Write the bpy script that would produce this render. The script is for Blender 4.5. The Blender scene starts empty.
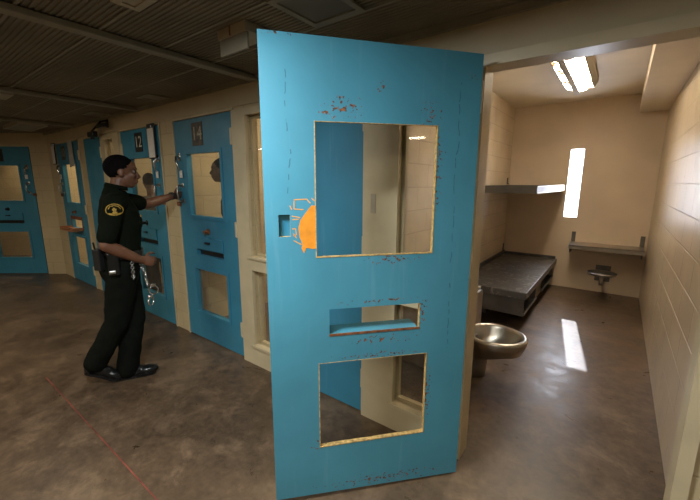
import bpy, bmesh, math, random
from mathutils import Vector, Matrix
from mathutils.bvhtree import BVHTree
random.seed(4)
S = bpy.context.scene
COL = S.collection
V = Vector
PI = math.pi

# ------------------------------------------------------------------ materials
def new_mat(name):
    m = bpy.data.materials.new(name); m.use_nodes = True
    nt = m.node_tree; b = nt.nodes['Principled BSDF']
    return m, nt, b
def N(nt, t, **kw):
    n = nt.nodes.new(t)
    for k, v in kw.items(): setattr(n, k, v)
    return n
def coords(nt, kind='Object'):
    n = N(nt, 'ShaderNodeTexCoord'); return n.outputs[kind]
def noise(nt, vec, scale, detail=4, rough=.5, dist=0):
    n = N(nt, 'ShaderNodeTexNoise'); nt.links.new(vec, n.inputs['Vector'])
    n.inputs['Scale'].default_value = scale; n.inputs['Detail'].default_value = detail
    n.inputs['Roughness'].default_value = rough; n.inputs['Distortion'].default_value = dist
    return n.outputs['Fac']
def ramp(nt, fac, stops):
    r = N(nt, 'ShaderNodeValToRGB'); nt.links.new(fac, r.inputs[0])
    el = r.color_ramp.elements
    while len(el) < len(stops): el.new(.5)
    for e, (p, c) in zip(el, stops):
        e.position = p; e.color = (*c, 1) if len(c) == 3 else c
    return r.outputs[0]
def mix(nt, fac, a, b, mode='MIX'):
    m = N(nt, 'ShaderNodeMix', data_type='RGBA', blend_type=mode)
    for i, s in ((0, fac), (6, a), (7, b)):
        if hasattr(s, 'links') or hasattr(s, 'node'): nt.links.new(s, m.inputs[i])
        elif isinstance(s, (int, float)): m.inputs[i].default_value = s
        else: m.inputs[i].default_value = (*s, 1)
    return m.outputs[2]
def mth(nt, op, a, b=0.0, clamp=False):
    m = N(nt, 'ShaderNodeMath', operation=op, use_clamp=clamp)
    for i, s in ((0, a), (1, b)):
        if isinstance(s, (int, float)): m.inputs[i].default_value = s
        else: nt.links.new(s, m.inputs[i])
    return m.outputs[0]
def bump(nt, b, h, strength=.3, dist=.01):
    n = N(nt, 'ShaderNodeBump'); n.inputs['Strength'].default_value = strength; n.inputs['Distance'].default_value = dist
    nt.links.new(h, n.inputs['Height']); nt.links.new(n.outputs[0], b.inputs['Normal'])
def plain(name, col, rough=.5, metal=0, var=.12, scale=9, spec=.5, bmp=0):
    m, nt, b = new_mat(name)
    f = noise(nt, coords(nt), scale, 5)
    c = ramp(nt, f, [(.3, tuple(x*(1-var) for x in col)), (.7, tuple(min(1, x*(1+var)) for x in col))])
    nt.links.new(c, b.inputs['Base Color'])
    b.inputs['Roughness'].default_value = rough; b.inputs['Metallic'].default_value = metal
    b.inputs['Specular IOR Level'].default_value = spec
    if bmp: bump(nt, b, noise(nt, coords(nt), scale*6, 4), bmp, .004)
    return m
def block(name, col, mortar, rough=.4, bs=.5, off=(0, 0), row=.203, w=.406, dirt=.15):
    m, nt, b = new_mat(name)
    uv = coords(nt, 'UV')
    mp = N(nt, 'ShaderNodeMapping'); nt.links.new(uv, mp.inputs[0]); mp.inputs['Location'].default_value = (off[0], off[1], 0)
    br = N(nt, 'ShaderNodeTexBrick'); nt.links.new(mp.outputs[0], br.inputs['Vector'])
    br.inputs['Scale'].default_value = 1; br.inputs['Mortar Size'].default_value = .006; br.inputs['Mortar Smooth'].default_value = .5
    br.inputs['Brick Width'].default_value = w; br.inputs['Row Height'].default_value = row
    br.inputs['Color1'].default_value = (*col, 1); br.inputs['Color2'].default_value = (*[x*.97 for x in col], 1)
    br.inputs['Mortar'].default_value = (*mortar, 1)
    g = noise(nt, coords(nt), 2.2, 6, .6)
    dk = ramp(nt, g, [(.35, (1-dirt,)*3), (.65, (1, 1, 1))])
    nt.links.new(mix(nt, 1.0, br.outputs['Color'], dk, 'MULTIPLY'), b.inputs['Base Color'])
    b.inputs['Roughness'].default_value = rough
    h = mth(nt, 'ADD', mth(nt, 'MULTIPLY', br.outputs['Fac'], -1.0), mth(nt, 'MULTIPLY', noise(nt, coords(nt), 60, 3), .12))
    bump(nt, b, h, bs, .006)
    return m
def glass(name, tint=(1, 1, 1), rough=.02, refl=.08, haze=0):
    m, nt, b = new_mat(name); nt.nodes.remove(b)
    out = nt.nodes['Material Output']
    t = N(nt, 'ShaderNodeBsdfTransparent'); t.inputs[0].default_value = (*tint, 1)
    g = N(nt, 'ShaderNodeBsdfGlossy'); g.inputs['Roughness'].default_value = rough
    mx = N(nt, 'ShaderNodeMixShader'); mx.inputs[0].default_value = refl
    nt.links.new(t.outputs[0], mx.inputs[1]); nt.links.new(g.outputs[0], mx.inputs[2])
    last = mx
    if haze:
        d = N(nt, 'ShaderNodeBsdfDiffuse'); d.inputs[0].default_value = (.7, .68, .62, 1)
        m2 = N(nt, 'ShaderNodeMixShader')
        nt.links.new(mth(nt, 'MULTIPLY', noise(nt, coords(nt), 7, 4), haze*2), m2.inputs[0])
        nt.links.new(mx.outputs[0], m2.inputs[1]); nt.links.new(d.outputs[0], m2.inputs[2]); last = m2
    nt.links.new(last.outputs[0], out.inputs[0])
    return m
def emit(name, col, s, rusty=False):
    m, nt, b = new_mat(name)
    b.inputs['Base Color'].default_value = (.8, .8, .78, 1)
    b.inputs['Emission Color'].default_value = (*col, 1); b.inputs['Emission Strength'].default_value = s
    if rusty:
        f = noise(nt, coords(nt), 11, 5, .6)
        c = ramp(nt, f, [(.40, (.012, .003, .0)), (.46, (.035, .020, .004)), (.53, col)])
        nt.links.new(c, b.inputs['Emission Color'])
    return m

def blue_paint(name, col=(.030, .235, .40), leaf=False):
    m, nt, b = new_mat(name)
    uv = coords(nt, 'UV'); ob = coords(nt)
    big = noise(nt, ob, 2.5, 4)
    c = ramp(nt, big, [(.3, tuple(x*.9 for x in col)), (.7, tuple(x*1.1 for x in col))])
    # vertical wipe streaks and light scuffs
    mp = N(nt, 'ShaderNodeMapping'); nt.links.new(uv, mp.inputs[0]); mp.inputs['Scale'].default_value = (26, 1.3, 1)
    st = noise(nt, mp.outputs[0], 1.0, 4, .6)
    c = mix(nt, mth(nt, 'MULTIPLY', ramp(nt, st, [(.58, (0, 0, 0)), (.8, (1, 1, 1))]), .22), c, (.28, .46, .55))
    if leaf:
        sep = N(nt, 'ShaderNodeSeparateXYZ'); nt.links.new(uv, sep.inputs[0]); x, z = sep.outputs[0], sep.outputs[1]
        def blob(cx, cz, rx, rz):
            dx = mth(nt, 'DIVIDE', mth(nt, 'SUBTRACT', x, cx), rx); dz = mth(nt, 'DIVIDE', mth(nt, 'SUBTRACT', z, cz), rz)
            r = mth(nt, 'SQRT', mth(nt, 'ADD', mth(nt, 'MULTIPLY', dx, dx), mth(nt, 'MULTIPLY', dz, dz)))
            return mth(nt, 'SUBTRACT', 1.0, r, True)
        reg = None
        for a in [(.62, 1.865, .14, .07), (.23, 1.86, .07, .10), (.20, 1.62, .05, .34), (.64, 1.90, .05, .05), (.46, 1.96, .04, .05),
                  (.40, 1.22, .24, .04), (.70, 1.85, .05, .03), (.05, 2.03, .04, .03), (.90, 2.13, .11, .02), (.24, .95, .05, .14),
                  (.20, .52, .04, .26), (.47, 1.022, .30, .02), (.45, .75, .3, .03), (.45, .83, .3, .03), (.76, .3, .04, .06), (.4, .05, .5, .05)]:
            v = blob(*a); reg = v if reg is None else mth(nt, 'MAXIMUM', reg, v)
        sp = noise(nt, uv, 62, 4, .65)
        k = mth(nt, 'ADD', sp, mth(nt, 'MULTIPLY', reg, .17))
        msk = ramp(nt, k, [(.675, (0, 0, 0)), (.70, (1, 1, 1))])
        rust = ramp(nt, noise(nt, uv, 90, 3), [(.4, (.05, .028, .018)), (.62, (.30, .10, .03))])
        c = mix(nt, mth(nt, 'MULTIPLY', msk, ramp(nt, reg, [(0, (0, 0, 0)), (.12, (1, 1, 1))])), c, rust)
        # two faint dark rub lines either side of the upper opening
        for cx, c0, c1 in ((.86, 1.52, 2.0), (.10, .75, 2.0)):
            w = noise(nt, uv, 5, 3)
            dx = mth(nt, 'ABSOLUTE', mth(nt, 'SUBTRACT', x, mth(nt, 'ADD', cx-.03, mth(nt, 'MULTIPLY', w, .06))))
            ln = mth(nt, 'LESS_THAN', dx, .0022)
            rg = mth(nt, 'MULTIPLY', mth(nt, 'GREATER_THAN', z, c0), mth(nt, 'LESS_THAN', z, c1))
            gap = mth(nt, 'GREATER_THAN', noise(nt, uv, 22, 2), .5)
            c = mix(nt, mth(nt, 'MULTIPLY', mth(nt, 'MULTIPLY', mth(nt, 'MULTIPLY', ln, rg), gap), .6), c, (.02, .09, .13))
    nt.links.new(c, b.inputs['Base Color'])
    rr = ramp(nt, noise(nt, ob, 6, 5), [(.3, (.34,)*3), (.7, (.52,)*3)])
    nt.links.new(rr, b.inputs['Roughness'])
    bump(nt, b, noise(nt, ob, 14, 4), .10, .006)
    return m

def floor_mat(name, base, dark, light, rough=.30):
    m, nt, b = new_mat(name); ob = coords(nt)
    f1 = noise(nt, ob, 1.1, 9, .66, .8); f2 = noise(nt, ob, 4.5, 9, .72, .5); f3 = noise(nt, ob, .5, 3, .5); f4 = noise(nt, ob, 16, 8, .7)
    c = ramp(nt, f1, [(.41, dark), (.5, base), (.58, light)])
    c = mix(nt, .40, c, ramp(nt, f2, [(.38, tuple(x*.6 for x in dark)), (.51, base), (.64, tuple(x*1.8 for x in light))]))
    c = mix(nt, .30, c, ramp(nt, f3, [(.4, dark), (.6, light)]))
    c = mix(nt, .25, c, ramp(nt, f4, [(.35, dark), (.6, light)]))
    nt.links.new(c, b.inputs['Base Color'])
    nt.links.new(ramp(nt, f2, [(.3, (rough*.8,)*3), (.7, (rough*1.7,)*3)]), b.inputs['Roughness'])
    bump(nt, b, mth(nt, 'ADD', noise(nt, ob, 5, 6, .6), mth(nt, 'MULTIPLY', f4, .35)), .11, .01)
    b.inputs['Specular IOR Level'].default_value = .42
    return m

CREAM = (.58, .47, .28)
M = dict(
    blue=blue_paint('blue_enamel', (.040, .215, .33)), leaf=blue_paint('worn_blue_enamel', (.068, .275, .375), True),
    blue_edge=plain('blue_edge', (.03, .20, .33), .4),
    rust=plain('rusted_edge', (.55, .36, .13), .6, .1, .5, 60, bmp=.3),
    rust_dark=plain('rust_brown', (.20, .075, .03), .8, .1, .5, 50, bmp=.4),
    primer=plain('orange_primer', (.80, .28, .02), .55, 0, .12, 30),
    orange_line=plain('orange_scratch', (.75, .34, .08), .6),
    cream=plain('cream_frame_paint', (.56, .47, .30), .38, 0, .10, 5),
    cream_hi=plain('cream_wall_paint', (.50, .41, .26), .5, 0, .08, 3, bmp=.1),
    block=block('cream_block', CREAM, tuple(x*.80 for x in CREAM), .5, .4),
    cellblock=block('cell_block', (.60, .48, .33), (.56, .45, .31), .33, .8, (.1, .06)),
    cellleft=block('cell_left_block', (.64, .52, .36), (.50, .40, .28), .45, .35, (.2, .1)),
    cellback=plain('cell_plaster', (.62, .49, .35), .5, 0, .07, 2.2, bmp=.12),
    cellceil=plain('cell_ceiling', (.76, .66, .50), .6, 0, .05, 3),
    floor=floor_mat('stained_concrete', (.100, .062, .036), (.038, .025, .016), (.205, .135, .080)),
    deck=plain('ceiling_deck', (.175, .150, .105), .55, 0, .35, 1.6),
    deckstrip=plain('ceiling_strip', (.26, .23, .165), .5),
    steel=plain('brushed_steel', (.50, .47, .42), .30, 1, .12, 12, bmp=.05),
    chrome=plain('chrome', (.75, .75, .75), .15, 1, .05),
    bunk=plain('grey_bunk_steel', (.115, .11, .105), .38, .25, .25, 6, bmp=.06),
    bunk_worn=None,
    black=plain('black_plastic', (.012, .012, .012), .35),
    white=plain('white_paper', (.75, .73, .68), .6, 0, .15, 60),
    tray=plain('rusty_tray', (.38, .16, .07), .65, .1, .35, 30),
    glass=glass('door_glass', (.95, .94, .90), .02, .022, .04),
    glass2=glass('scratched_glass', (.93, .92, .88), .03, .045, .04),
    clear=glass('clear_glass', (.97, .97, .98), .02, .07, .02),
    skin=plain('dark_skin', (.145, .060, .030), .5, 0, .10, 14),
    skin2=plain('inmate_skin', (.13, .065, .038), .5, 0, .1, 14),
    hair=plain('black_hair', (.005, .004, .004), .95, 0, .4, 80, spec=.08, bmp=.8),
    uniform=plain('dark_green_uniform', (.0055, .0075, .004), .85, 0, .18, 7, spec=.06, bmp=.25),
    trousers=plain('dark_trousers', (.006, .007, .005), .85, 0, .2, 6, spec=.06, bmp=.25),
    leather=plain('black_leather', (.006, .006, .006), .3, 0, .2, 12),
    gold=plain('gold_thread', (.40, .24, .03), .7, 0, .4, 90),
    navy=plain('navy_shirt', (.012, .015, .03), .8),
    greyshirt=plain('grey_shirt', (.10, .09, .085), .85),
    eye=plain('eye_white', (.22, .20, .18), .5),
    lit=emit('lit_diffuser', (1, .93, .80), 9), litcell=emit('cell_lamp_lens', (1, .87, .67), 42, True),
    dim=plain('unlit_diffuser', (.30, .27, .21), .5), beige=plain('beige_plastic', (.42, .36, .26), .5),
    plate=plain('plate_black', (.015, .015, .014), .45), plateworn=plain('plate_worn', (.07, .06, .045), .5, 0, .6, 22),
    numeral=plain('numeral_white', (.55, .53, .46), .5), numeralworn=plain('numeral_worn', (.36, .32, .22), .5, 0, .5, 30),
    green=plain('green_padding', (.03, .035, .02), .8, 0, .3, 20), redline=plain('red_paint_line', (.22, .05, .035), .55, 0, .5, 6),
)
def worn_bunk():
    m, nt, b = new_mat('worn_bunk_top'); ob = coords(nt)
    c = ramp(nt, noise(nt, ob, 3, 6), [(.3, (.09, .088, .085)), (.7, (.16, .155, .15))])
    k = ramp(nt, noise(nt, ob, 9, 8, .75, 1.2), [(.54, (0, 0, 0)), (.60, (1, 1, 1))])
    c = mix(nt, mth(nt, 'MULTIPLY', k, .8), c, (.34, .33, .31))
    nt.links.new(c, b.inputs['Base Color']); b.inputs['Roughness'].default_value = .36; b.inputs['Metallic'].default_value = .25
    bump(nt, b, noise(nt, ob, 12, 5), .1, .004)
    return m
M['bunk_worn'] = worn_bunk()

# ------------------------------------------------------------------ mesh helpers
def mesh_obj(name, bm, mats, parent=None, smooth=False, recalc=True, loc=None):
    if recalc: bmesh.ops.recalc_face_normals(bm, faces=bm.faces)
    me = bpy.data.meshes.new(name); bm.to_mesh(me); bm.free()
    for m in (mats if isinstance(mats, (list, tuple)) else [mats]): me.materials.append(m)
    if smooth:
        for p in me.polygons: p.use_smooth = True
    o = bpy.data.objects.new(name, me); COL.objects.link(o)
    if parent: o.parent = parent
    if loc is not None: o.location = loc
    return o
def tag(o, label=None, cat=None, group=None, kind=None):
    for k, v in (('label', label), ('category', cat), ('group', group), ('kind', kind)):
        if v: o[k] = v
    return o
def empty(name, loc, label, cat, group=None, rz=0):
    o = bpy.data.objects.new(name, None); COL.objects.link(o); o.location = loc; o.rotation_euler = (0, 0, rz)
    o.empty_display_size = .1
    return tag(o, label, cat, group)
def box(bm, a, b, mat=0, bev=0):
    a, b = V(a), V(b); lo = V([min(a[i], b[i]) for i in range(3)]); hi = V([max(a[i], b[i]) for i in range(3)])
    r = bmesh.ops.create_cube(bm, size=1)
    for v in r['verts']:
        v.co = V([lo[i] + (v.co[i]+.5)*(hi[i]-lo[i]) for i in range(3)])
    fs = {f for v in r['verts'] for f in v.link_faces}
    for f in fs: f.material_index = mat
    if bev:
        es = list({e for v in r['verts'] for e in v.link_edges})
        bmesh.ops.bevel(bm, geom=es, offset=bev, segments=2, profile=.5, affect='EDGES')
    return r['verts']
def xf(bm, start, mtx):
    for v in list(bm.verts)[start:]: v.co = mtx @ v.co
def tube(bm, pts, r, n=10, cap=True, mat=0, radii=None):
    pts = [V(p) for p in pts]; rings = []
    up = None
    for i, p in enumerate(pts):
        t = (pts[min(i+1, len(pts)-1)] - pts[max(i-1, 0)]).normalized()
        if up is None:
            up = V((0, 0, 1)) if abs(t.z) < .9 else V((1, 0, 0))
        s = t.cross(up).normalized(); up = s.cross(t).normalized()
        rr = radii[i] if radii else r
        rings.append([bm.verts.new(p + (s*math.cos(2*PI*k/n) + up*math.sin(2*PI*k/n))*rr) for k in range(n)])
    for a, b in zip(rings, rings[1:]):
        for k in range(n):
            f = bm.faces.new((a[k], a[(k+1) % n], b[(k+1) % n], b[k])); f.material_index = mat
    if cap:
        for rg in (rings[0][::-1], rings[-1]):
            f = bm.faces.new(rg); f.material_index = mat
    return rings
def lathe(bm, prof, n=28, mtx=None, mat=0, close=False):
    """prof: list of (r, z)"""
    mtx = mtx or Matrix.Identity(4); rings = []
    for r, z in prof:
        if r < 1e-5: rings.append([bm.verts.new(mtx @ V((0, 0, z)))])
        else: rings.append([bm.verts.new(mtx @ V((r*math.cos(2*PI*k/n), r*math.sin(2*PI*k/n), z))) for k in range(n)])
    prs = list(zip(rings, rings[1:]))
    if close: prs.append((rings[-1], rings[0]))
    for a, b in prs:
        for k in range(n):
            if len(a) == 1 and len(b) == 1: continue
            if len(a) == 1: f = bm.faces.new((a[0], b[(k+1) % n], b[k]))
            elif len(b) == 1: f = bm.faces.new((a[k], a[(k+1) % n], b[0]))
            else: f = bm.faces.new((a[k], a[(k+1) % n], b[(k+1) % n], b[k]))
            f.material_index = mat
def slab(bm, O, du, dv, dn, T, u0, u1, v0, v1, holes=(), mat=0, edge_mat=None, hole_mat=None, warp=None):
    """a plate in the (u,v) plane, face at O, thickness T along dn, with through holes (ua,ub,va,vb); UV in metres"""
    uvl = bm.loops.layers.uv.verify()
    O, du, dv, dn = V(O), V(du), V(dv), V(dn)
    us = sorted({u0, u1, *[h[0] for h in holes], *[h[1] for h in holes]}); us = [u for u in us if u0-1e-6 <= u <= u1+1e-6]
    vs = sorted({v0, v1, *[h[2] for h in holes], *[h[3] for h in holes]}); vs = [v for v in vs if v0-1e-6 <= v <= v1+1e-6]
    cache = {}
    def vert(i, j, k):
        if (i, j, k) not in cache:
            u, v = us[i], vs[j]
            if warp: v = warp(u, v)
            cache[i, j, k] = bm.verts.new(O + du*u + dv*v + dn*(T*k))
        return cache[i, j, k]
    def inhole(i, j):
        if i < 0 or j < 0 or i >= len(us)-1 or j >= len(vs)-1: return 'out'
        cu, cv = (us[i]+us[i+1])/2, (vs[j]+vs[j+1])/2
        return any(h[0] < cu < h[1] and h[2] < cv < h[3] for h in holes)
    def face(keys, m):
        f = bm.faces.new([vert(*k) for k in keys]); f.material_index = m
        for l, k in zip(f.loops, keys): l[uvl].uv = (us[k[0]] + (T*k[2] if m != mat or True and False else 0), vs[k[1]])
    for i in range(len(us)-1):
        for j in range(len(vs)-1):
            if inhole(i, j): continue
            for k in (0, 1): face([(i, j, k), (i+1, j, k), (i+1, j+1, k), (i, j+1, k)], mat)
            for (di, dj, A, B) in ((-1, 0, (i, j), (i, j+1)), (1, 0, (i+1, j), (i+1, j+1)), (0, -1, (i, j), (i+1, j)), (0, 1, (i, j+1), (i+1, j+1))):
                h = inhole(i+di, j+dj)
                if h is False: continue
                m = (edge_mat if h == 'out' else hole_mat)
                m = mat if m is None else m
                face([(*A, 0), (*B, 0), (*B, 1), (*A, 1)], m)
def text_mesh(name, txt, size, depth, mat, parent, mtx):
    cu = bpy.data.curves.new(name+'_c', 'FONT'); cu.body = txt; cu.size = size; cu.extrude = depth; cu.align_x = 'CENTER'; cu.align_y = 'CENTER'
    t = bpy.data.objects.new(name+'_t', cu); COL.objects.link(t)
    bpy.context.view_layer.update()
    me = bpy.data.meshes.new_from_object(t.evaluated_get(bpy.context.evaluated_depsgraph_get()))
    bpy.data.objects.remove(t); bpy.data.curves.remove(cu)
    me.transform(mtx); me.materials.clear(); me.materials.append(mat); me.name = name
    o = bpy.data.objects.new(name, me); COL.objects.link(o); o.parent = parent
    return o
def structure(name, bm, m, smooth=False):
    o = mesh_obj(name, bm, m, smooth=smooth); o['kind'] = 'structure'; return o

X, Y, Z = V((1, 0, 0)), V((0, 1, 0)), V((0, 0, 1))
# ------------------------------------------------------------------ plan (metres; cell front wall on y = 0, corridor at y < 0)
CEIL, CCEIL, BACK = 2.328, 2.71, 4.375
XL, XR = -.878, .945
CORNER = -6.93
TH = math.radians(38); WD = V((-math.cos(TH), -math.sin(TH), 0)); WN = V((-WD.y, WD.x, 0)); WN = WN if WN.y < 0 else -WN   # WN points into the corridor
DH = 2.13            # door head
HOLES = [(.20, .75, 1.255, 1.82), (.25, .69, .87, 1.0), (.205, .745, .295, .735)]

# floors
bm = bmesh.new(); slab(bm, (0, 0, 0), X, Y, -Z, .12, -12, 4.2, -6, BACK+.2)
structure('floor', bm, M['floor'])
bm = bmesh.new(); box(bm, (-3.0, -1.196, 0), (-.9, -1.190, .0012)); structure('trim_1', bm, M['redline'])

# main wall with openings: (x0, x1) of doors and windows
D14 = (-2.895, -1.975); D12 = (-4.10, -3.18); DCH = (-1.263, -.677); DCH2 = (-5.29, -4.70); D10 = (-6.48, -5.50); DOPEN = (.010, .887)
W0 = (-.445, -.165); W14 = (-1.80, -1.53); W12 = (-4.55, -4.28)
op = [(a+.0, b, -.01, DH) for a, b in (D14, D12, DCH, DCH2, D10)] + [(DOPEN[0]-.04, DOPEN[1]+.04, -.01, 2.14)]
for w in (W0, W14, W12): op += [(w[0], w[1], .17, .86), (w[0], w[1], .96, 2.08)]
bm = bmesh.new(); slab(bm, (0, 0, 0), X, Z, Y, .10, CORNER, 4.2, 0, 2.9, op)
structure('wall_front', bm, M['block'])
# smooth painted lintel band above the doors and angle trim under the ceiling
bm = bmesh.new(); box(bm, (CORNER, -.012, DH+.02), (4.2, 0, CEIL)); structure('trim_2', bm, M['cream_hi'])
bm = bmesh.new(); box(bm, (CORNER, -.035, CEIL-.035), (4.2, -.013, CEIL-.002)); structure('trim_3', bm, M['deckstrip'])
# smooth cream infill panels beside doors (steel frame faces)
def frame(n, x0, x1, z1, w=.05, d=.02, sill=False, z0=0.0, sides='lrt', back=.10):
    bm = bmesh.new()
    if 'l' in sides: box(bm, (x0-w, -d, z0), (x0, -.0, z1+w))
    if 'r' in sides: box(bm, (x1, -d, z0), (x1+w, -.0, z1+w))
    if 't' in sides: box(bm, (x0, -d, z1), (x1, -.0, z1+w))
    structure(n, bm, M['cream'])
frame('trim_4', D14[0], D14[1], DH, .018, .013, sides='lrt')
frame('trim_5', D12[0], D12[1], DH, .018, .013, sides='lrt')
frame('trim_6', D10[0], D10[1], DH, .018, .013, sides='lrt')
# steel frame of the open cell door: jambs, head and stops
bm = bmesh.new()
box(bm, (DOPEN[0]-.05, -.022, 0), (DOPEN[0], .102, 2.10)); box(bm, (DOPEN[1], -.022, 0), (DOPEN[1]+.05, .102, 2.10))
box(bm, (DOPEN[0]-.05, -.022, 2.10), (DOPEN[1]+.05, .102, 2.15))
structure('trim_7', bm, M['cream'])
# steel window frames
def win(n, w, xa, xb):
    root = bpy.data.objects.new('window_%d' % n, None); COL.objects.link(root); root['kind'] = 'structure'; root.location = (0, 0, 0)
    bm = bmesh.new()
    slab(bm, (0, -.03, 0), X, Z, Y, .03, xa, xb, 0, 2.12, [(w[0]+.01, w[1]-.01, .19, .85), (w[0]+.01, w[1]-.01, .97, 2.07)])
    for z in (.19, .97): box(bm, (w[0]-.02, -.05, z-.02), (w[1]+.02, -.028, z))
    for z0, z1 in ((.19, .85), (.97, 2.07)):    # stops behind the glass
        slab(bm, (0, .035, 0), X, Z, Y, .03, w[0], w[1], z0-.02 if z0 < .5 else z0-.01, z1+.01, [(w[0]+.02, w[1]-.02, z0+.01, z1-.02)])
    mesh_obj('window_frame', bm, M['cream'], root)
    bm = bmesh.new()
    for z0, z1 in ((.18, .86), (.965, 2.075)): box(bm, (w[0], .026, z0), (w[1], .032, z1))
    mesh_obj('pane', bm, M['glass'], root)
    return root
win(1, W0, -.675, -.045); w2 = win(2, W14, -1.955, -1.27); win(3, W12, -4.66, -4.12)

# angled far wall with the leftmost door
def on_wall(s, o, z): return V((CORNER, 0, 0)) + WD*s + WN*o + Z*z
bm = bmesh.new(); slab(bm, (CORNER, 0, 0), WD, Z, -WN, .10, 0, 3.4, 0, 2.9, [(.30, 1.26, -.01, 2.13)])
structure('wall_far', bm, M['block'])
bm = bmesh.new(); slab(bm, (CORNER, 0, 0), WD, Z, WN, .012, 0, 3.4, 2.15, CEIL); structure('trim_8', bm, M['cream_hi'])
# corridor ends
e = V((CORNER, 0, 0)) + WD*3.4
bm = bmesh.new(); slab(bm, (e.x, e.y, 0), -Y, Z, -X, .1, 0, 3.9, 0, 2.9); structure('wall_left', bm, M['block'])
bm = bmesh.new(); slab(bm, (e.x, -6, 0), X, Z, -Y, .1, 0, 4.1-e.x, 0, 2.9); structure('wall_rear', bm, M['block'])
bm = bmesh.new(); slab(bm, (4.1, -6, 0), Y, Z, X, .1, 0, 6, 0, 2.9); structure('wall_right', bm, M['block'])

# corridor ceiling: ribbed metal deck with seams
bm = bmesh.new(); y = -6.0; prof = []
while y < 0.0:
    prof += [(y, CEIL+.006), (y+.011, CEIL+.006), (y+.014, CEIL), (y+.022, CEIL)]; y += .025
prof = [p for p in prof if p[0] < 0] + [(0, CEIL)]
va = [(bm.verts.new((-12, a, z)), bm.verts.new((4.2, a, z))) for a, z in prof]
for p, q in zip(va, va[1:]): bm.faces.new((p[0], p[1], q[1], q[0]))
seam = -.37
while seam > -6:
    box(bm, (-12, seam-.006, CEIL-.004), (4.2, seam+.006, CEIL+.004), 1); seam -= .32
box(bm, (-12, -6, CEIL+.03), (4.2, 0, CEIL+.06))
structure('ceiling', bm, [M['deck'], M['deckstrip']])
for i, x in enumerate((-1.66, -3.57, -5.48)):
    bm = bmesh.new(); box(bm, (x-.035, -5.9, CEIL-.035), (x+.035, -.036, CEIL-.005), bev=.004); structure('trim_%d' % (9+i), bm, M['deckstrip'])

# ------------------------------------------------------------------ the cells
def cellwall(name, O, du, dn, T, L, mat, v1=2.75, holes=()):
    bm = bmesh.new(); slab(bm, O, du, Z, dn, T, 0, L, 0, v1, holes); structure(name, bm, mat)
cellwall('wall_cell_right', (XR, .10, 0), Y, X, .18, BACK-.10, M['cellblock'])
cellwall('wall_cell_left', (XL, .10, 0), Y, -X, .18, BACK-.10, M['cellleft'])
SL = (-.07, .10, 1.07, 2.05)
bm = bmesh.new(); slab(bm, (0, BACK, 0), X, Z, Y, .18, -7.2, 1.2, 0, 2.9, [SL]); structure('wall_back', bm, M['cellback'])
for i, x in enumerate((-3.085, -5.11)):
    cellwall('wall_partition_%d' % (i+1), (x+.085, .10, 0), Y, -X, .17, BACK-.10, M['block'])
cellwall('wall_cell_far', (-7.05, .10, 0), Y, -X, .15, BACK-.10, M['block'])
bm = bmesh.new(); slab(bm, (0, 0.0, CCEIL), X, Y, Z, .15, -7.2, 1.2, .10, BACK+.18); structure('ceiling_cell', bm, M['cellceil'])
bm = bmesh.new(); box(bm, (.653, .101, 2.478), (XR-.001, BACK-.001, CCEIL-.001)); structure('trim_soffit', bm, M['cellceil'])
root = bpy.data.objects.new('window_4', None); COL.objects.link(root); root['kind'] = 'structure'
bm = bmesh.new(); box(bm, (SL[0]-.0, BACK+.06, SL[2]), (SL[1]+.0, BACK+.066, SL[3])); mesh_obj('pane', bm, M['clear'], root)
# room behind the leftmost door
bm = bmesh.new(); slab(bm, on_wall(-.1+.25, -.10, 0), -WN, Z, -WD, .1, 0, 1.5, 0, 2.9)
structure('wall_store_right', bm, M['block'])
bm = bmesh.new(); slab(bm, on_wall(.05, -1.6, 0), WD, Z, -WN, .1, 0, 3.4, 0, 2.9); structure('wall_store_back', bm, M['block'])
bm = bmesh.new(); slab(bm, on_wall(2.9, -.10, 0), -WN, Z, WD, .1, 0, 1.5, 0, 2.9); structure('wall_store_left', bm, M['block'])
bm = bmesh.new(); slab(bm, on_wall(0.04, -.10, 2.6), WD, -WN, Z, .1, 0, 3.2, 0, 1.7); structure('ceiling_store', bm, M['cellceil'])

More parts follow.
